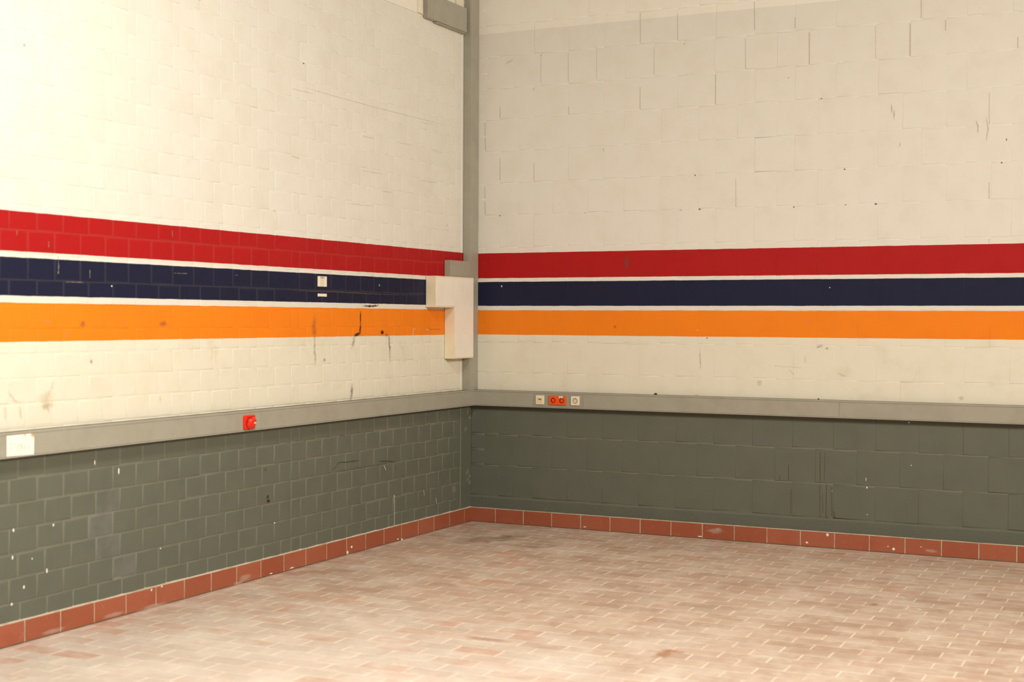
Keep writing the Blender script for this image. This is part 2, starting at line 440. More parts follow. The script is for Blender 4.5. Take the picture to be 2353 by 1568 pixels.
def stroke(mb, fn, pts, w, m, lift, base):
    pts = [Vector(p).to_2d() if len(p) == 2 else Vector(p[:2]) for p in pts]
    prev = None
    soft = MARKS[m] in ('smoke', 'dark', 'gold', 'lump_shade', 'lump_shade_l', 'groove', 'tan', 'fredl')
    if soft:
        P2 = []
        for a, b in zip(pts, pts[1:]):
            nn = max(2, min(14, int((b-a).length/.012)))
            P2 += [a+(b-a)*(t/nn) for t in range(nn)]
        P2.append(pts[-1]); j = w*.16
        pts = [p + Vector((RNG.uniform(-j, j), RNG.uniform(-j, j))) if 0 < i < len(P2)-1 else p for i, p in enumerate(P2)]
        if MARKS[m] in ('smoke', 'dark'): w *= 1.45
    L = len(pts)
    full = [pts[0] - (pts[1]-pts[0]).normalized()*w*.5] + pts + [pts[-1] + (pts[-1]-pts[-2]).normalized()*w*.5]
    for i, p in enumerate(full):
        a = full[max(i-1, 0)]; b = full[min(i+1, len(full)-1)]
        t = (b-a); t = t.normalized() if t.length > 1e-9 else Vector((1, 0)); nrm = Vector((-t.y, t.x))
        c = 0.0 if i in (0, len(full)-1) else 1.0
        if soft and c: c = min(1.0, .35 + 2.2*min(i, len(full)-1-i)/len(full)) * RNG.uniform(.75, 1.05)
        row = [mb.vert(fn(*(p + nrm*w*.5*s), lift), cc) for s, cc in ((-1, 0), (-.35, c*.85), (.35, c*.85), (1, 0))]
        if prev:
            for k in range(3): mb.face([prev[k], row[k], row[k+1], prev[k+1]], base+m)
        prev = row
def blob(mb, fn, c, w, h, m, lift, base):
    n = 14; cc = mb.vert(fn(c[0], c[1], lift), 1.0); rings = []
    for s, f in ((.55, .75), (1.15, 0.0)):
        ring = []
        for i in range(n):
            a = 2*math.pi*i/n; j = 1 + RNG.uniform(-.18, .18)
            ring.append(mb.vert(fn(c[0]+math.cos(a)*w*.5*s*j, c[1]+math.sin(a)*h*.5*s*j, lift), f))
        rings.append(ring)
    for i in range(n):
        k = (i+1) % n
        mb.face([cc, rings[0][i], rings[0][k]], base+m)
        mb.face([rings[0][i], rings[1][i], rings[1][k], rings[0][k]], base+m)
def marks(mb, fn, strokes, blobs, lift, base=1):
    n = 0
    for m, pts, w in strokes:
        stroke(mb, fn, pts, w, MARKS.index(m), lift + n*4e-6, base); n += 1
    for m, c, (w, h) in blobs:
        blob(mb, fn, c, w, h, MARKS.index(m), lift + n*4e-6, base); n += 1

def brick(mb, fn, u0, u1, v0, v1, jd, jw, front, tilt=(0, 0), tint=.5, jit=0.0, bev=None, ku=1.0):
    """one laid unit: soft arrises running down into the joint"""
    b = bev or jw*.5
    u0 += 0; rings = []
    for ins, d, jt in ((0, -jd, 1.0), (jw*.5, -jd, 1.0), (jw*.5 + b*.45, -jd*.30, .35), (jw*.5 + b, 0, 0.0)):
        a0, a1, c0, c1 = u0+ins*ku, u1-ins*ku, v0+ins, v1-ins
        if a1-a0 < .004 or c1-c0 < .004: return
        row = []
        for (a, c) in ((a0, c0), (a1, c0), (a1, c1), (a0, c1)):
            ja = RNG.uniform(-jit, jit) if ins else 0; jc = RNG.uniform(-jit, jit) if ins else 0
            dd = d + (front + tilt[0]*(a-(u0+u1)/2)/(u1-u0) + tilt[1]*(c-(v0+v1)/2)/(v1-v0) if d > -jd else 0)
            row.append(mb.vert(fn(a+ja, c+jc, dd), jt, tint))
        rings.append(row)
    for r0, r1 in zip(rings, rings[1:]):
        for i in range(4):
            k = (i+1) % 4; mb.face([r0[i], r0[k], r1[k], r1[i]], 0, True)
    mb.face(rings[-1], 0, False)

ROOM_X, ROOM_Y, ROOM_Z = 10.0, 14.5, 5.2
M_LEFT = wall_paint('painted_brick', True)
M_RIGHT = wall_paint('painted_block', False)

# ------------------------------------------------------------------ left wall: small painted bricks, 12.55 cm courses
mb = MB()
V0, DV = .0855, .1255
SEAM = 2.525
def left_joints(k):
    """distances of the head joints of course k from the corner strip"""
    odd = (k % 2 == 1)
    if k >= 15: odd = not odd if k in (15, 16) else odd
    r0 = .108 if odd else (.171 if k < 4 else .19)
    js = []
    u = r0
    while u < SEAM-.07: js.append(u); u += .187
    l0 = 2.711 if odd else (2.655 if k < 7 else 2.772)
    if k == 8: l0 = 2.6+.187
    if k in (0,): l0 = 2.64
    if k == 17: l0 = 2.677
    if k in (3, 5, 1, 4, 2, 8): js.append(SEAM)
    elif k % 3 == 0: js.append(SEAM)
    u = l0
    while u < ROOM_Y+.2: js.append(u); u += .1866
    return sorted(j for j in js if j > .185)
BLUEISH = [(4.271,.669),(4.298,.507),(4.254,.358),(4.10,.30)]
ncourse = int((Z_TOP+.005 - V0)/DV)+1
for k in range(ncourse):
    v0 = V0 + DV*k; v1 = min(v0+DV, Z_TOP+.005)
    js = [.185] + left_joints(k)
    for a, b in zip(js, js[1:]):
        if b-a < .02: continue
        t = RNG.uniform(.2, .7)
        if any(a < u < b and v0 < v < v1 for u, v in BLUEISH): t = 1.0
        smooth_zone = RNG.random() < (.25 if v0 < 1 else .35)
        jd = .0046 if v0 < 1 else .0024
        hs = 1.0 if v0 < 1 else .5
        brick(mb, LW, a, b, v0, v1, jd, .0044, hs*RNG.uniform(-.0004, .0006),
              (hs*RNG.uniform(-.0008, .0008), hs*RNG.uniform(-.0014, .0004)), t, .0011, .012 if smooth_zone else .0055)
# smooth plaster above the ring beam line, plain strip beside the corner, body of the wall
W = -.0060
mb.quad([LW(.185, 0, W), LW(ROOM_Y, 0, W), LW(ROOM_Y, V0, W), LW(.185, V0, W)])
mb.box((-.22, 0, Z_TOP+.006), (.002, -ROOM_Y, ROOM_Z))
mb.box((-.22, 0, 0), (0.0, -.182, Z_TOP+.006))
mb.box((-.22, .0, 0), (W-.001, -ROOM_Y, ROOM_Z))
# raised render bead at the end of the brickwork
for (a, b, d) in ((.168, .186, .003),):
    n = 40
    prev = None
    for i in range(n+1):
        v = .116 + (Z_TOP-.116)*i/n; o = RNG.uniform(-.0008, .0008)
        row = [mb.vert(LW(a-.001+o, v, -.001), .2), mb.vert(LW(a+.005+o, v, d), .5), mb.vert(LW(b-.005+o, v, d), .5), mb.vert(LW(b+.002+o, v, -.0035), .2)]
        if prev:
            for q in range(3): mb.face([prev[q], row[q], row[q+1], prev[q+1]], 0, True)
        prev = row
marks(mb, LW, LEFT_STROKES, LEFT_BLOBS, .0022)
o = mb.build('wall_left', [M_LEFT]+MM); tag(o, kind='structure')

# ------------------------------------------------------------------ right wall: large painted blocks
mb = MB()
zs = [.218, .468, .719, .971, 1.2225, 1.4725, 1.7265, 1.98, 2.234, 2.4925, 2.7495, 3.007, 3.264, 3.5115, 3.768, 4.021, 4.275, 4.53, 4.78, 5.03, ROOM_Z]
for r in range(len(zs)-1):
    v0, v1 = zs[r], zs[r+1]
    A = (r % 2 == 0)
    if abs(v0-3.5115) < .01: first, mod = .1365, .2393
    elif r >= 14: first, mod = (.2545, .3012) if r % 2 == 0 else (.1225, .3012)
    else: first, mod = (.2545, .3012) if A else (.1225, .3012)
    js = [0.0]; u = first
    while u < ROOM_X+.3: js.append(u); u += mod
    for a, b in zip(js, js[1:]):
        parts = [(v0, v1)]
        if not A and a == 0.0: parts = [(v0, (v0+v1)/2), ((v0+v1)/2, v1)]
        for (c0, c1) in parts:
            soft = RNG.random()
            jd = .0034 if v0 < .95 else .0013
            brick(mb, RW, a, b, c0, c1, jd, .0038 if v0 < .95 else .0028, RNG.uniform(-.0002, .0003),
                  (RNG.uniform(-.0003, .0003), RNG.uniform(-.0009, .0)), RNG.uniform(.2, .7), .0006, (.005 if v0 < .95 else .0035)*(2 if soft < .35 else 1), .22 if v0 < .95 else .36)
# rough rendered plinth course, slightly proud, with a rounded top arris
n = 120; prev = None
for i in range(n+1):
    u = ROOM_X*i/n; o = RNG.uniform(-.0018, .0018); q = RNG.uniform(-.001, .001)
    row = [mb.vert(RW(u, .0, .005)), mb.vert(RW(u, .120, .005)), mb.vert(RW(u, .200+o, .0095+q)), mb.vert(RW(u, .2125+o, .0060+q*.5), .7), mb.vert(RW(u, .218+o, -.003), .5)]  # raised joint values paint a highlight along the top arris
    if prev:
        for j in range(4): mb.face([prev[j], row[j], row[j+1], prev[j+1]], 0, j > 0)
    prev = row
mb.box((-.22, .0048, 0), (ROOM_X, .24, ROOM_Z))
marks(mb, RW, RIGHT_STROKES, RIGHT_BLOBS, .0022)
# low marks on the plinth lie on its own face
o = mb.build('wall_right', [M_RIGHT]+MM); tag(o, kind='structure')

# ------------------------------------------------------------------ remaining shell of the hall (behind the camera)
M_SHELL = plain('shell_paint', (.12, .115, .10, 1), .7)
M_CEIL = plain('ceiling_paint', (.18, .17, .155, 1), .8)
def shell(name, a, b, m):
    q = MB(); q.box(a, b); return tag(q.build(name, m), kind='structure')
shell('wall_back', (-.22, -ROOM_Y-.2, 0), (ROOM_X+.2, -ROOM_Y, ROOM_Z), M_SHELL)
shell('wall_side', (ROOM_X, -ROOM_Y, 0), (ROOM_X+.2, .24, ROOM_Z), M_SHELL)
shell('ceiling', (-.22, -ROOM_Y-.2, ROOM_Z), (ROOM_X+.2, .24, ROOM_Z+.2), M_CEIL)

# ------------------------------------------------------------------ skirting of red-brown tiles
M_TILE = None
k = NT('skirting_tile')
ti = k.attr('tint'); jt = k.attr('joint')
c = k.mix(k.ramp(ti, 0, 1), (.300, .078, .037, 1), (.350, .102, .053, 1))
c = k.mix(k.math('MULTIPLY', k.ramp(k.noise(7, 4), .45, .75), .4), c, (.30, .062, .028, 1))
c = k.mix(k.math('MULTIPLY', k.ramp(k.noise(75, 3), .62, .72), .25), c, (.52, .28, .18, 1))
M_TILE = k.done(c, .42, k.bump(k.noise(60, 3), .0006, .5), .45)
k = NT('grout_light')
c = k.mix(k.ramp(k.noise(12, 4), .4, .7), (.52, .46, .36, 1), (.40, .33, .24, 1))
M_GROUT = k.done(c, .9, k.bump(k.noise(120, 3), .001, .6), .2)
M_GDARK = plain('grout_dark', (.16, .115, .08, 1), .9, .2)
def skirting(name, fn, first, mod, length, strokes, blobs):
    q = MB(); h = .115; D = .0085
    # grout body with a sloping top fillet
    q.quad([fn(0, 0, D-.0022), fn(length, 0, D-.0022), fn(length, h+.0005, D-.0022), fn(0, h+.0005, D-.0022)], 1)
    q.quad([fn(0, .0, D-.0015), fn(length, .0, D-.0015), fn(length, .0058, D-.0015), fn(0, .0058, D-.0015)], 2)  # darker strip along the foot of the tiles
    n = int(length*14); prev = None
    for i in range(n+1):
        u = length*i/n; o = RNG.uniform(-.0022, .0022)
        row = [q.vert(fn(u, h-.002, D-.002)), q.vert(fn(u, h+.004+o*.4, .0060)), q.vert(fn(u, h+.009+o, -.004))]
        if prev:
            for j in range(2): q.face([prev[j], row[j], row[j+1], prev[j+1]], 1, True)
        prev = row
    js = [0.0]; u = first
    while u < length: js.append(u); u += mod
    js.append(length)
    g = .0035
    for a, b in zip(js, js[1:]):
        t = RNG.random(); z1 = h - .001; df = D + RNG.uniform(-.0006, .0006)
        a_, b_ = a+g, b-g
        r = []
        for ins, d in ((0, D-.0024), (0, df-.001), (.0015, df)):
            r.append([q.vert(fn(x, z, d), 0, t) for x, z in ((a_+ins, .006+ins), (b_-ins, .006+ins), (b_-ins, z1-ins), (a_+ins, z1-ins))])
        for r0, r1 in zip(r, r[1:]):
            for i in range(4):
                kk = (i+1) % 4; q.face([r0[i], r0[kk], r1[kk], r1[i]], 0)
        q.face(r[-1], 0)
    marks(q, fn, strokes, blobs, D+.0012, 3)
    o = q.build(name, [M_TILE, M_GROUT, M_GDARK]+MM); tag(o, kind='structure'); return o
skirting('baseboard_left', LW, .1247, .24892, ROOM_Y, [], BASE_LEFT_BLOBS)
skirting('baseboard_right', RW, .2305, .25, ROOM_X, [], BASE_RIGHT_BLOBS)

# ------------------------------------------------------------------ floor of red clay tiles, half bond
k = NT('floor_tile')
ti = k.attr('tint')
c = k.mix(k.ramp(ti, 0, 1), (.47, .320, .240, 1), (.56, .415, .325, 1))
big = k.noise(.55, 3, .5, off=3.1); mid = k.noise(3.2, 5, .6, off=7); fine = k.noise(17, 5, .65, off=1)
wear = k.ramp(k.math('ADD', k.math('MULTIPLY', mid, .6), k.math('MULTIPLY', fine, .4)), .40, .62)
c = k.mix(k.math('MULTIPLY', wear, .50), c, (.71, .635, .53, 1))
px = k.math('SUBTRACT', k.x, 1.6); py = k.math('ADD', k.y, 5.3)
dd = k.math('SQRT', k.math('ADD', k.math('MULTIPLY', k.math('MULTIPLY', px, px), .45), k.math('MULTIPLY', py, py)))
pale_patch = k.ramp(k.math('ADD', dd, k.math('MULTIPLY', k.math('SUBTRACT', k.noise(2.2, 6, .7, off=5), .5), 3.6)), .6, 2.8, .52, 0.0)  # floor colour paler around one fixed spot, broken up by noise
c = k.mix(pale_patch, c, (.72, .68, .61, 1))
red = k.math('MULTIPLY', k.ramp(ti, .55, .92), k.ramp(k.noise(1.7, 4, .6, off=21), .40, .62))
red = k.math('MULTIPLY', red, k.ramp(k.noise(9, 5, .7, off=33), .30, .60, .25, 1.0))
c = k.mix(k.math('MULTIPLY', red, .8), c, (.53, .30, .21, 1))
c = k.mix(k.math('MULTIPLY', k.ramp(k.noise(11, 6, .75, off=41), .56, .70), .35), c, (.52, .31, .22, 1))
c = k.mix(k.math('MULTIPLY', k.ramp(k.noise(9, 5, .7, off=13), .60, .74), .5), c, (.78, .72, .62, 1))
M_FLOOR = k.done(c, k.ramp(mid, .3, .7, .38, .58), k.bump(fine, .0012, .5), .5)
k = NT('floor_grout')
c = k.mix(k.ramp(k.noise(5, 4), .35, .7), (.78, .70, .56, 1), (.62, .49, .36, 1))
M_FGROUT = k.done(c, .85, k.bump(k.noise(90, 3), .001, .5), .3)
q = MB()
TX, TY = .2445, .1212
# grout bed
q.quad([(0, 0, -.0010), (0, -ROOM_Y, -.0010), (ROOM_X, -ROOM_Y, -.0010), (ROOM_X, 0, -.0010)], 1)
j = 0
y = -1.72 + TY*14
while y > -ROOM_Y:
    ya, yb = min(y, 0), max(y-TY, -ROOM_Y)
    off = 3.967 if round((y+1.72)/-TY) % 2 == 0 else 3.845
    x = off - TX*18
    if ya > yb:
        while x < ROOM_X:
            xa, xb = max(x, 0)+.0038, min(x+TX, ROOM_X)-.0038
            if xb-xa > .01 and ya-yb > .012:
                t = RNG.random(); g = .0022; dz = RNG.uniform(-.0004, .0004)
                ins = .0018
                bot = [q.vert(p, 0, t) for p in ((xa, ya-g, -.001), (xb, ya-g, -.001), (xb, yb+g, -.001), (xa, yb+g, -.001))]
                top = [q.vert(p, 0, t) for p in ((xa+ins, ya-g-ins, dz), (xb-ins, ya-g-ins, dz), (xb-ins, yb+g+ins, dz), (xa+ins, yb+g+ins, dz))]
                for i in range(4):
                    kk = (i+1) % 4; q.face([bot[i], top[i], top[kk], bot[kk]], 0)
                q.face(top[::-1], 0)
            x += TX
    y -= TY
q.box((-.2, .2, -.2), (ROOM_X+.2, -ROOM_Y-.2, -.004), 1)
marks(q, FW, FLOOR_STROKES, FLOOR_BLOBS, .0012, 2)
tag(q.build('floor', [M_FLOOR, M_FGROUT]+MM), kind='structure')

# ------------------------------------------------------------------ grey cable trunking round the corner
M_GREY = plain('trunking_grey', (.345, .332, .275, 1), .42, .04, .0002)
M_GREY2 = plain('trunking_grey_dull', (.325, .312, .258, 1), .45, .04, .0002)
M_CREAM = plain('box_cream', (.80, .71, .52, 1), .45, .03)
M_LID = plain('lid_white', (.82, .78, .70, 1), .38, .02)
M_DUST = plain('dusty_top', (.20, .165, .12, 1), .85, .15)
D = .060
ZB, ZT, ZG0, ZG1 = .9525, 1.080, .9595, 1.068
def trunk_run(q, fn, L):
    """C-shaped back body with lips above and below; cover carried separately"""
    q_prof = [(ZB, .0), (ZB, D), (ZG0, D), (ZG0, D-.004), (ZG1, D-.004), (ZG1, D), (ZT-.003, D), (ZT, D-.004), (ZT, .0)]
    for i in range(len(q_prof)-1):
        (va, da), (vb, db) = q_prof[i], q_prof[i+1]
        q.quad([fn(da, va, da), fn(L, va, da), fn(L, vb, db), fn(db, vb, db)], 1 if i == len(q_prof)-2 else 0)
def seg_cover(q, fn, a, b, m=0):
    z0, z1, d0, d1 = ZG0+.0012, ZG1-.0016, D-.0035, D-.0004
    ad = lambda d: d if a is None else a
    P = lambda u, z, d: fn(u, z, d)
    bot = [P(ad(d1), z0, d1), P(b, z0, d1), P(b, z1, d1), P(ad(d1), z1, d1)]
    back = [P(ad(d1), z0, d0), P(b, z0, d0), P(b, z1, d0), P(ad(d1), z1, d0)]
    q.quad(bot, m)
    for i in range(4):
        kk = (i+1) % 4; q.quad([bot[i], back[i], back[kk], bot[kk]], m)
tr = empty('cable_trunking', (0.03, -0.03, 1.01))
tag(tr, 'long grey cable trunking running along both walls below the stripes and meeting in the corner', 'cable trunking')
q = MB(); trunk_run(q, LW, ROOM_Y-.3); trunk_run(q, RW, ROOM_X-.3)
attach(q.build('trunking_body', [M_GREY, M_DUST]), tr)
for fn, segs in ((LW, [(None, 2.935), (2.937, 6.9), (6.902, 10.9)]), (RW, [(None, .5855), (1.0195, 3.0167), (3.0185, 5.02), (5.022, 7.0)])):
    for a, b in segs:
        q = MB(); seg_cover(q, fn, a, b); attach(q.build('trunking_cover', M_GREY), tr)
q = MB(); seg_cover(q, RW, .587, 1.018); attach(q.build('socket_panel', M_GREY2), tr)

# vertical grey duct in the corner
du = empty('vertical_cable_duct', (.03, -.08, ZT))
tag(du, 'tall grey vertical cable duct standing in the room corner above the trunking', 'cable duct')
A_, B_ = .060, .155
q = MB(); q.box((.0032, -B_, ZT+.0005), (A_, -.001, ROOM_Z-.01)); attach(q.build('duct_body', M_GREY, bevel=.002), du)
q = MB(); q.box((A_+.0002, -B_+.006, ZT+.02), (A_+.0022, -.008, ROOM_Z-.02)); attach(q.build('duct_cover', M_GREY, bevel=.0008), du)

# short grey junction duct leading from the vertical duct to the cream box
jd = empty('grey_junction_duct', (.03, -.31, 1.984))
tag(jd, 'short stubby grey duct piece on top of the cream box, joined to the corner duct', 'cable duct')
q = MB(); q.box((.0025, -.465, 1.9845), (.058, -B_-.001, 2.115)); attach(q.build('duct_body', M_GREY, bevel=.0025), jd)
q = MB(); q.box((.0575, -.455, 1.992), (.0605, -B_-.004, 2.101)); attach(q.build('duct_cover', M_GREY, bevel=.001), jd)

# grey cover box under the ceiling edge, left of the corner duct
bx = empty('grey_cover_box', (.02, -.5, 3.95))
tag(bx, 'wide grey metal cover box high on the left wall beside the tall corner duct', 'cover box')
q = MB(); q.box((.0035, -.815, 3.945), (.046, -.186, 4.138)); attach(q.build('box_body', M_GREY, bevel=.002), bx)
q = MB(); q.box((.0035, -.66, 3.935), (.036, -.186, 3.9445)); attach(q.build('bottom_rail', M_GREY2, bevel=.001), bx)
M_BAT = plain('batten_cream', (.76, .70, .57, 1), .5, .03)
# two cream battens that come down to it
for u0, u1, z0, z1, lab in ((.845, .905, Z_TOP+.008, 4.6, 'narrow cream batten left of the grey cover box at top edge'), (.20, .31, 4.1395, 4.6, 'narrow cream batten standing on top of the grey cover box')):
    q = MB(); q.box((.0025, -u1, z0), (.02, -u0, z1)); tag(q.build('wall_batten', M_BAT, bevel=.003), lab, 'batten', 'cream battens at the top of the left wall')

# cream L-shaped box with two white lids
cb = empty('cream_junction_box', (.045, -.3, 1.34))
tag(cb, 'cream L-shaped cable junction box with smooth white lids beside the corner duct', 'junction box')
DD = .090; Y1 = .138
q = MB()
YB = B_+.0015
q.box(LW(Y1, 1.340, .0655), LW(YB, 1.983, DD))
prof = [(YB, 1.340), (.4595, 1.340), (.4595, 1.742), (.757, 1.742), (.757, 1.983), (YB, 1.983)]
fr = [q.vert(LW(u, v, DD)) for u, v in prof]; bk = [q.vert(LW(u, v, .0025)) for u, v in prof]
q.face(fr[::-1]); q.face(bk)
for i in range(6):
    kk = (i+1) % 6; q.face([fr[i], fr[kk], bk[kk], bk[i]])
attach(q.build('box_body', M_CREAM, bevel=.002), cb)
q = MB(); q.box((DD+.0003, -.748, 1.752), (DD+.0035, -.4525, 1.970)); attach(q.build('lid', M_LID, bevel=.0015), cb)
q = MB(); q.box((DD+.0003, -.449, 1.349), (DD+.0035, -Y1-.006, 1.970)); attach(q.build('lid', M_LID, bevel=.0015), cb)
for (u, v) in ((.742, 1.868), (.441, 1.70), (.441, 1.71)):
    q = MB(); n = 10
    c0 = q.vert(LW(u, v, DD+.0052)); ring = [q.vert(LW(u+.004*math.cos(2*math.pi*i/n), v+.006*math.sin(2*math.pi*i/n), DD+.0036)) for i in range(n)]
    for i in range(n): q.face([c0, ring[i], ring[(i+1) % n]], 0, True)
    attach(q.build('screw', M_CREAM), cb)

# ------------------------------------------------------------------ sockets
M_SOW = plain('socket_white', (.80, .72, .56, 1), .35, .02)
M_SOY = plain('socket_cream', (.72, .62, .38, 1), .35, .02)
M_SOO = plain('socket_orange', (.82, .105, .010, 1), .35, .02)
M_SOD = plain('socket_orange_dark', (.40, .022, .006, 1), .45, .02)
M_DARK = plain('slot_dark', (.03, .018, .010, 1), .6, .02)
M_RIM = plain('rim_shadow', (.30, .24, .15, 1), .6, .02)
M_WELL = plain('well_cream', (.58, .49, .33, 1), .5, .02)
M_METAL = plain('contact_metal', (.55, .45, .35, 1), .35, .02, metal=.8)
M_PAPER = plain('label_paper', (.80, .73, .60, 1), .7, .02)
M_INK = plain('label_ink', (.30, .26, .20, 1), .8, .02)
SF = D   # face plane of the covers
def rounded_plate(q, fn, u0, u1, v0, v1, d0, d1, r, m=0, hole=None, hn=24):
    """rounded plate, optionally with a round hole (cu, cv, rad)"""
    pts = []
    for cx, cy, a0 in ((u1-r, v1-r, 0), (u0+r, v1-r, 90), (u0+r, v0+r, 180), (u1-r, v0+r, 270)):
        for i in range(5):
            a = math.radians(a0 + 90*i/4); pts.append((cx+r*math.cos(a), cy+r*math.sin(a)))
    if hole:
        P2 = []
        for a, b in zip(pts, pts[1:]+pts[:1]):
            m_ = max(1, int(math.hypot(b[0]-a[0], b[1]-a[1])/.006))
            P2 += [(a[0]+(b[0]-a[0])*t/m_, a[1]+(b[1]-a[1])*t/m_) for t in range(m_)]
        pts = P2
    ch = .0012
    def ring(sc, d):
        cu, cv = (u0+u1)/2, (v0+v1)/2
        return [q.vert(fn(cu+(a-cu)*sc, cv+(b-cv)*sc, d)) for a, b in pts]
    R0 = ring(1, d0); R1 = ring(1, d1-ch); s = 1-2*ch/(u1-u0); R2 = ring(s, d1)
    n = len(pts)
    for a, b in ((R0, R1), (R1, R2)):
        for i in range(n): q.face([a[i], a[(i+1) % n], b[(i+1) % n], b[i]], m, True)
    if hole is None: q.face(R2, m); return
    cu, cv, rad = hole
    H = []
    for i in range(n):
        p = pts[i]; ang = math.atan2(p[1]-cv, p[0]-cu); H.append(q.vert(fn(cu+rad*math.cos(ang), cv+rad*math.sin(ang), d1)))
    for i in range(n): q.face([R2[i], R2[(i+1) % n], H[(i+1) % n], H[i]], m)
    return H
def disc(q, fn, cu, cv, r, d, m=0, n=24):
    q.face([q.vert(fn(cu+r*math.cos(2*math.pi*i/n), cv+r*math.sin(2*math.pi*i/n), d)) for i in range(n)], m)
def tube_wall(q, fn, cu, cv, r, da, db, m=0, n=32, r2=None):
    r2 = r2 or r
    a = [q.vert(fn(cu+r*math.cos(2*math.pi*i/n), cv+r*math.sin(2*math.pi*i/n), da)) for i in range(n)]
    b = [q.vert(fn(cu+r2*math.cos(2*math.pi*i/n), cv+r2*math.sin(2*math.pi*i/n), db)) for i in range(n)]
    for i in range(n): q.face([a[i], a[(i+1) % n], b[(i+1) % n], b[i]], m, True)
def round_socket(name, label, u0, u1, v0, v1, body, well, grp=None):
    cu, cv = (u0+u1)/2, (v0+v1)/2
    root = empty(name, RW(cu, v0, SF)); tag(root, label, 'power socket', grp)
    q = MB(); rounded_plate(q, RW, u0, u1, v0, v1, SF, SF+.009, .005, 0, (cu, cv-.001, .0205))
    attach(q.build('face_plate', body), root)
    q = MB(); tube_wall(q, RW, cu, cv-.001, .0207, SF+.009, SF+.0012); disc(q, RW, cu, cv-.001, .0207, SF+.0012)
    attach(q.build('socket_well', well), root)
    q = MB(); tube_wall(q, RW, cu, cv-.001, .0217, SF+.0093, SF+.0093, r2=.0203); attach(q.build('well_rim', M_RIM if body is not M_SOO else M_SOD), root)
    # contact insert: raised core with two pin holes and earth clips
    q = MB(); tube_wall(q, RW, cu, cv-.001, .013, SF+.0013, SF+.0042); disc(q, RW, cu, cv-.001, .013, SF+.0042)
    attach(q.build('socket_core', body if well is body else M_SOO if body is M_SOO else body), root)
    for s in (-1, 1):
        q = MB(); disc(q, RW, cu+s*.0075, cv-.001, .0028, SF+.0045, n=12); attach(q.build('pin_hole', M_DARK if body is not M_SOO else M_SOD), root)
        q = MB(); p = [RW(cu+a, cv-.001+s*b, SF+d) for a, b, d in ((-.003, .0205, .0085), (.003, .0205, .0085), (.003, .0150, .0030), (-.003, .0150, .0030))]
        q.quad(p); attach(q.build('earth_clip', M_METAL if body is not M_SOO else M_SOD), root)
    return root
VS0, VS1 = .9785, 1.0500
# network outlet
cu0, cu1 = .6127, .6849
nt = empty('network_outlet', RW(.6488, VS0, SF)); tag(nt, 'cream network data outlet, leftmost of the four outlets on the right grey trunking', 'network socket')
q = MB(); rounded_plate(q, RW, cu0, cu1, VS0, VS1, SF, SF+.008, .004); attach(q.build('face_plate', M_SOW), nt)
q = MB(); rounded_plate(q, RW, .625, .6725, .9905, 1.0395, SF+.0081, SF+.0095, .002); attach(q.build('insert_plate', M_SOY), nt)
q = MB(); rounded_plate(q, RW, .629, .6685, 1.0255, 1.0375, SF+.0096, SF+.0101, .0015); attach(q.build('name_strip', M_SOW), nt)
q = MB(); q.quad([RW(.6335, 1.0235, SF+.0103), RW(.6630, 1.0235, SF+.0103), RW(.6625, 1.0145, SF+.0103), RW(.6550, 1.0160, SF+.0103)]);
q.quad([RW(.6335, 1.0235, SF+.0104), RW(.6600, 1.0235, SF+.0104), RW(.6600, 1.0175, SF+.0104), RW(.6375, 1.0180, SF+.0104)]); attach(q.build('port_opening', M_DARK), nt)
q = MB(); q.quad([RW(.656, 1.015, SF+.0103), RW(.6635, 1.020, SF+.0106), RW(.6635, 1.008, SF+.0106), RW(.658, 1.008, SF+.0103)]); attach(q.build('port_flap', plain('flap_pinkish', (.62, .30, .18, 1), .5)), nt)

round_socket('power_socket', 'orange power socket without a sticker, between the network outlet and the labelled orange socket', .7289, .8020, VS0, VS1, M_SOO, M_SOD, 'outlets on the grey trunking')
o2 = round_socket('power_socket', 'orange power socket with a small white sticker along its top edge', .8026, .8745, VS0-.0005, VS1-.0005, M_SOO, M_SOD, 'outlets on the grey trunking')
q = MB(); q.box(RW(.8155, 1.0335, SF+.0091), RW(.8493, 1.0492, SF+.0096)); st_ = attach(q.build('sticker', M_PAPER), o2); st_['label'] = 'small white paper sticker'
q = MB()
for i, (a, b) in enumerate(((.819, .836), (.819, .845), (.822, .840))):
    v = 1.0455-.0038*i; q.quad([RW(a, v, SF+.0098), RW(b, v, SF+.0098), RW(b, v-.0011, SF+.0098), RW(a, v-.0011, SF+.0098)])
q_ = q.build('sticker_print', M_INK); q_.parent = st_; 
round_socket('power_socket', 'white power socket at the right end of the four wall outlets on the grey trunking', .9172, .9895, VS0+.001, VS1+.0015, M_SOW, M_WELL, 'outlets on the grey trunking')

# ------------------------------------------------------------------ red industrial socket on the left trunking
M_REDP = plain('socket_red', (.80, .030, .012, 1), .35, .02)
M_REDD = plain('socket_red_dark', (.55, .015, .008, 1), .4, .02)
rs = empty('industrial_socket', LW(3.07, .966, SF)); tag(rs, 'bright red round industrial power socket with hinged cap mounted on the left grey trunking', 'power socket')
q = MB(); rounded_plate(q, LW, 3.016, 3.121, .966, 1.052, SF+.0002, SF+.016, .008); attach(q.build('flange', M_REDP), rs)
q = MB()   # slanted collar + cap, axis tipped downward and outward
UPS = 1.0; n = 28; ax_o = Vector(LW(3.072, 1.008, SF+.013)); ax = Vector((math.cos(math.radians(24)), .0, -math.sin(math.radians(24)))); e1 = Vector((0, 1, 0)); e2 = ax.cross(e1)
def ringo(q, t, r, e=1.0): return [q.vert(ax_o + ax*t + e1*(r*math.cos(2*math.pi*i/n)) + e2*(r*e*math.sin(2*math.pi*i/n))) for i in range(n)]
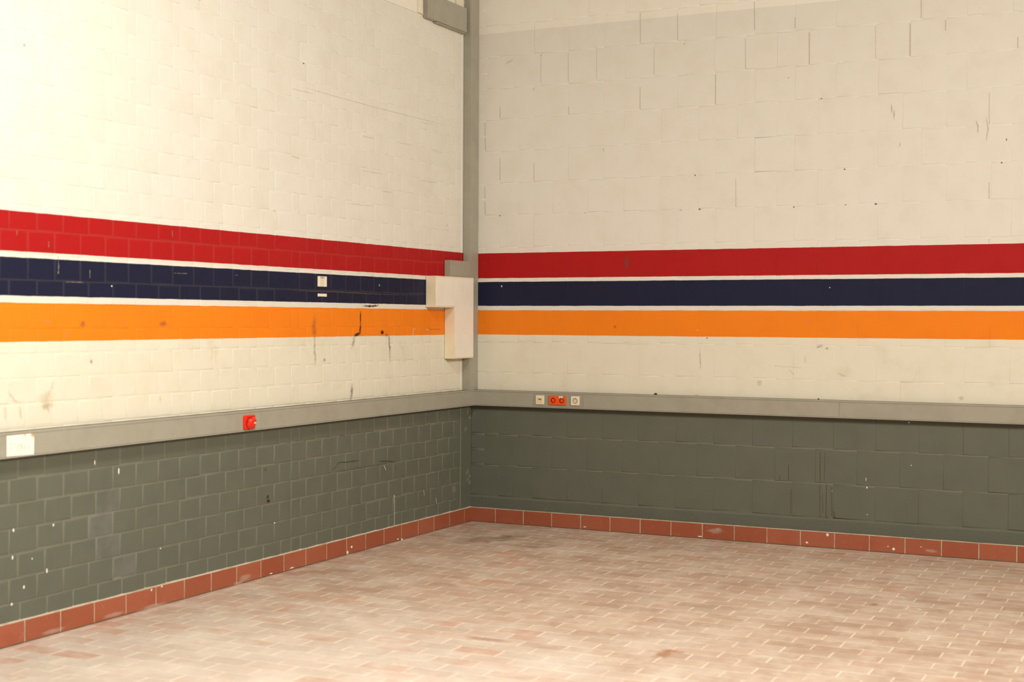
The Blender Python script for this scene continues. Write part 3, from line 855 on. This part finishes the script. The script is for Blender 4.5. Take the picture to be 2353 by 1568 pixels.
def loft(q, prof, cap=True):
    pr_ = None
    for t, r in prof:
        c = ringo(q, t, r)
        if pr_:
            for i in range(n): q.face([pr_[i], pr_[(i+1) % n], c[(i+1) % n], c[i]], 0, True)
        pr_ = c
    if cap: q.face(pr_)
loft(q, [(.0062, .0385), (.008, .0380), (.012, .0365)]); attach(q.build('collar', M_REDD), rs)
q = MB(); loft(q, [(.0122, .0400), (.0140, .0412), (.0190, .0405), (.0245, .0365), (.0285, .0290), (.0305, .0170), (.0310, .004)]); cap_ = attach(q.build('cap', M_REDP), rs)
q = MB(); c = ax_o + ax*.0270 + e1*.014 + e2*(.010*UPS)
for s0 in (0,):
    p = []
    for a, b in ((-.010, -.006), (.010, -.006), (.010, .006), (-.010, .006)): p.append(c + ax*.0040 + e1*a + e2*b)
    q.quad(p); q.quad([x - ax*.004 for x in p])
    for i in range(4): q.quad([p[i], p[(i+1) % 4], p[(i+1) % 4]-ax*.004, p[i]-ax*.004])
cl = q.build('cap_label', M_PAPER); cl.parent = cap_; cl['label'] = 'small white label on the red cap'
q = MB(); q.box(LW(3.040, 1.041, SF+.0165), LW(3.100, 1.051, SF+.024)); attach(q.build('hinge', M_REDP, bevel=.003), rs)
q = MB(); q.box(LW(3.088, .968, SF+.012), LW(3.097, .982, SF+.030)); attach(q.build('catch', M_REDD, bevel=.002), rs)

# ------------------------------------------------------------------ handwritten paper label at the left edge of the photo
pl = empty('paper_label', LW(4.93, .960, SF)); tag(pl, 'white paper label with faint handwriting and a brown stained corner stuck on the left trunking', 'label')
k = NT('paper_old')
dx = k.math('ADD', k.y, 4.850); dz = k.math('SUBTRACT', k.z, 1.062)
dist = k.math('SQRT', k.math('ADD', k.math('MULTIPLY', dx, dx), k.math('MULTIPLY', dz, dz)))
stn = k.ramp(k.math('ADD', dist, k.math('MULTIPLY', k.noise(60, 3), .012)), .012, .030, 1, 0)
dx2 = k.math('ADD', k.y, 4.905)
dist2 = k.math('SQRT', k.math('ADD', k.math('MULTIPLY', dx2, dx2), k.math('MULTIPLY', dz, dz)))
stn2 = k.ramp(k.math('ADD', dist2, k.math('MULTIPLY', k.noise(60, 3), .012)), .008, .022, .6, 0)
M_OLD = k.done(k.mix(k.math('MAXIMUM', stn, stn2), (.86, .82, .74, 1), (.55, .36, .14, 1)), .8, spec=.2)
q = MB(); q.quad([LW(u, v, SF+.0008) for u, v in ((5.026, .9625), (4.845, .9590), (4.843, 1.0590), (4.858, 1.0665), (5.026, 1.0655))])
q.quad([LW(u, v, SF+.0003) for u, v in ((5.026, .9625), (4.845, .9590), (4.843, 1.0590), (4.858, 1.0665), (5.026, 1.0655))])
sheet = q.build('sheet', M_OLD); sheet.parent = pl; sheet.location = -Vector(pl.location)
# pen strokes, letter by letter (u runs right to left on this wall)
def pen(q, pts, w=.0016):
    for a, b in zip(pts, pts[1:]):
        a = Vector(a); b = Vector(b); t = (b-a).normalized(); nn = Vector((-t.y, t.x))*w*.5
        q.quad([LW(p.x, p.y, SF+.0012) for p in (a-nn, b-nn, b+nn, a+nn)])
q = MB()
X = lambda f: 5.008 - f*.148        # f: 0 = left, 1 = right
Zl = lambda g: 1.004 + g*.034       # g: 0 = middle
glyphs = [[(0,.55),(.10,.62),(.06,0),(.04,-.6)], [(.00,-.02),(.09,.04)],
          [(.19,.5),(.29,.56),(.26,-.1),(.24,-.6)],
          [(.37,.5),(.36,-.5)], [(.36,.5),(.43,.35),(.36,.0),(.44,-.3),(.37,-.55)],
          [(.55,.5),(.49,.2),(.56,.0),(.49,-.4),(.56,-.55),(.59,-.2),(.50,.1),(.57,.5)],
          [(.68,.5),(.64,-.3),(.70,-.5),(.74,-.2),(.66,-.02)],
          [(.86,.5),(.80,-.3),(.86,-.5),(.90,-.2),(.82,-.02)], [(.96,.85),(.98,.6)]]
for g in glyphs: pen(q, [(X(a), Zl(b)) for a, b in g])
wr = q.build('handwriting', plain('pen_faded', (.36, .33, .29, 1), .8)); wr.parent = pl; wr.location = -Vector(pl.location)

# ------------------------------------------------------------------ two printed stickers in the blue stripe
def sticker(name, label, u0, u1, v0, v1, rows, blk):
    root = empty(name, LW((u0+u1)/2, v0, .003)); tag(root, label, 'sticker', 'printed stickers in the blue stripe')
    q = MB(); q.box(LW(u0, v0, .0022), LW(u1, v1, .0032)); attach(q.build('backing', M_PAPER), root)
    q = MB()
    w = u1-u0
    if blk:
        for (a, b, c, d) in blk: q.quad([LW(u1-w*a, v0+(v1-v0)*c, .0034), LW(u1-w*b, v0+(v1-v0)*c, .0034), LW(u1-w*b, v0+(v1-v0)*d, .0034), LW(u1-w*a, v0+(v1-v0)*d, .0034)])
    for i in range(rows):
        v = v0 + (v1-v0)*(.88-.80*i/max(rows-1, 1)); h = (v1-v0)*.028
        u = .30
        while u < .72:
            l = RNG.uniform(.05, .14)
            q.quad([LW(u1-w*u, v, .0036), LW(u1-w*min(u+l, .75), v, .0036), LW(u1-w*min(u+l, .75), v-h, .0036), LW(u1-w*u, v-h, .0036)]); u += l+.03
    attach(q.build('print', M_INK2), root)
M_INK2 = plain('print_grey', (.44, .38, .28, 1), .8)
sticker('wall_sticker', 'larger square printed paper sticker in the blue stripe on the left wall', 2.1175, 2.2275, 1.868, 1.9375, 11, [(.28, .74, .80, .97)])
sticker('wall_sticker', 'narrow flat paper sticker just below the square one in the blue stripe', 2.1175, 2.2265, 1.8005, 1.8200, 3, [])

# ------------------------------------------------------------------ dark crumbs lying on the right trunking
M_CRUMB = plain('crumb_brown', (.09, .045, .025, 1), .8, .1, .002)
def crumb(u, s, label):
    bm = bmesh.new(); bmesh.ops.create_icosphere(bm, subdivisions=3, radius=1)
    for v in bm.verts:
        h = math.sin(v.co.x*5+1)*math.cos(v.co.y*4)*.16 + math.sin(v.co.z*7)*.08
        v.co *= 1+h; v.co.x *= s[0]; v.co.y *= s[1]; v.co.z *= s[2]
    me = bpy.data.meshes.new('debris_crumb'); bm.to_mesh(me); bm.free(); me.materials.append(M_CRUMB)
    for p in me.polygons: p.use_smooth = True
    o = bpy.data.objects.new('debris_crumb', me); o.location = RW(u, ZT+s[2]*.85, .035); COL.objects.link(o)
    tag(o, label, 'debris', 'crumbs on the trunking')
crumb(1.610, (.0125, .010, .0075), 'dark brown crumb lying on top of the right trunking nearer the sockets')
crumb(2.862, (.0065, .006, .0050), 'tiny reddish crumb on top of the right trunking farther from the corner')

# ------------------------------------------------------------------ light
def area(name, loc, target, sx, sy, power, col, spread=180):
    l = bpy.data.lights.new(name, 'AREA'); l.shape = 'RECTANGLE'; l.size = sx; l.size_y = sy; l.energy = power; l.color = col; l.spread = math.radians(spread)
    o = bpy.data.objects.new(name, l); COL.objects.link(o); o.location = loc
    o.rotation_euler = (Vector(target)-Vector(loc)).to_track_quat('-Z', 'Y').to_euler(); return o
area('ceiling_lamp', (2.8, -6.4, 5.08), (2.8, -6.4, 0), 1.3, 1.9, 400, (1.0, .955, .87))
area('side_window_lamp', (9.9, -6.0, 4.2), (2.0, -6.0, 2.4), 2.4, 1.4, 1200, (1.0, .905, .755))
w = bpy.data.worlds.new('world'); scene.world = w; w.use_nodes = True
w.node_tree.nodes['Background'].inputs[0].default_value = (.9, .85, .75, 1); w.node_tree.nodes['Background'].inputs[1].default_value = .3

# ------------------------------------------------------------------ camera
cam = bpy.data.cameras.new('camera'); co = bpy.data.objects.new('camera', cam); COL.objects.link(co); scene.camera = co
cam.sensor_fit = 'HORIZONTAL'; cam.sensor_width = 36.0; cam.lens = CAM_F*36.0/2353.0; cam.clip_start = .05
R_ = Matrix((CAM_R, CAM_U, tuple(-c for c in CAM_FW))).transposed()
co.matrix_world = Matrix.Translation(CAM_C) @ R_.to_4x4()
cam.dof.use_dof = True; cam.dof.focus_distance = 10.6; cam.dof.aperture_fstop = 2.0; cam.dof.aperture_blades = 0

scene.view_settings.view_transform = 'Standard'; scene.view_settings.look = 'None'
scene.view_settings.exposure = -0.47; scene.view_settings.gamma = 1.0; scene.view_settings.use_curve_mapping = False
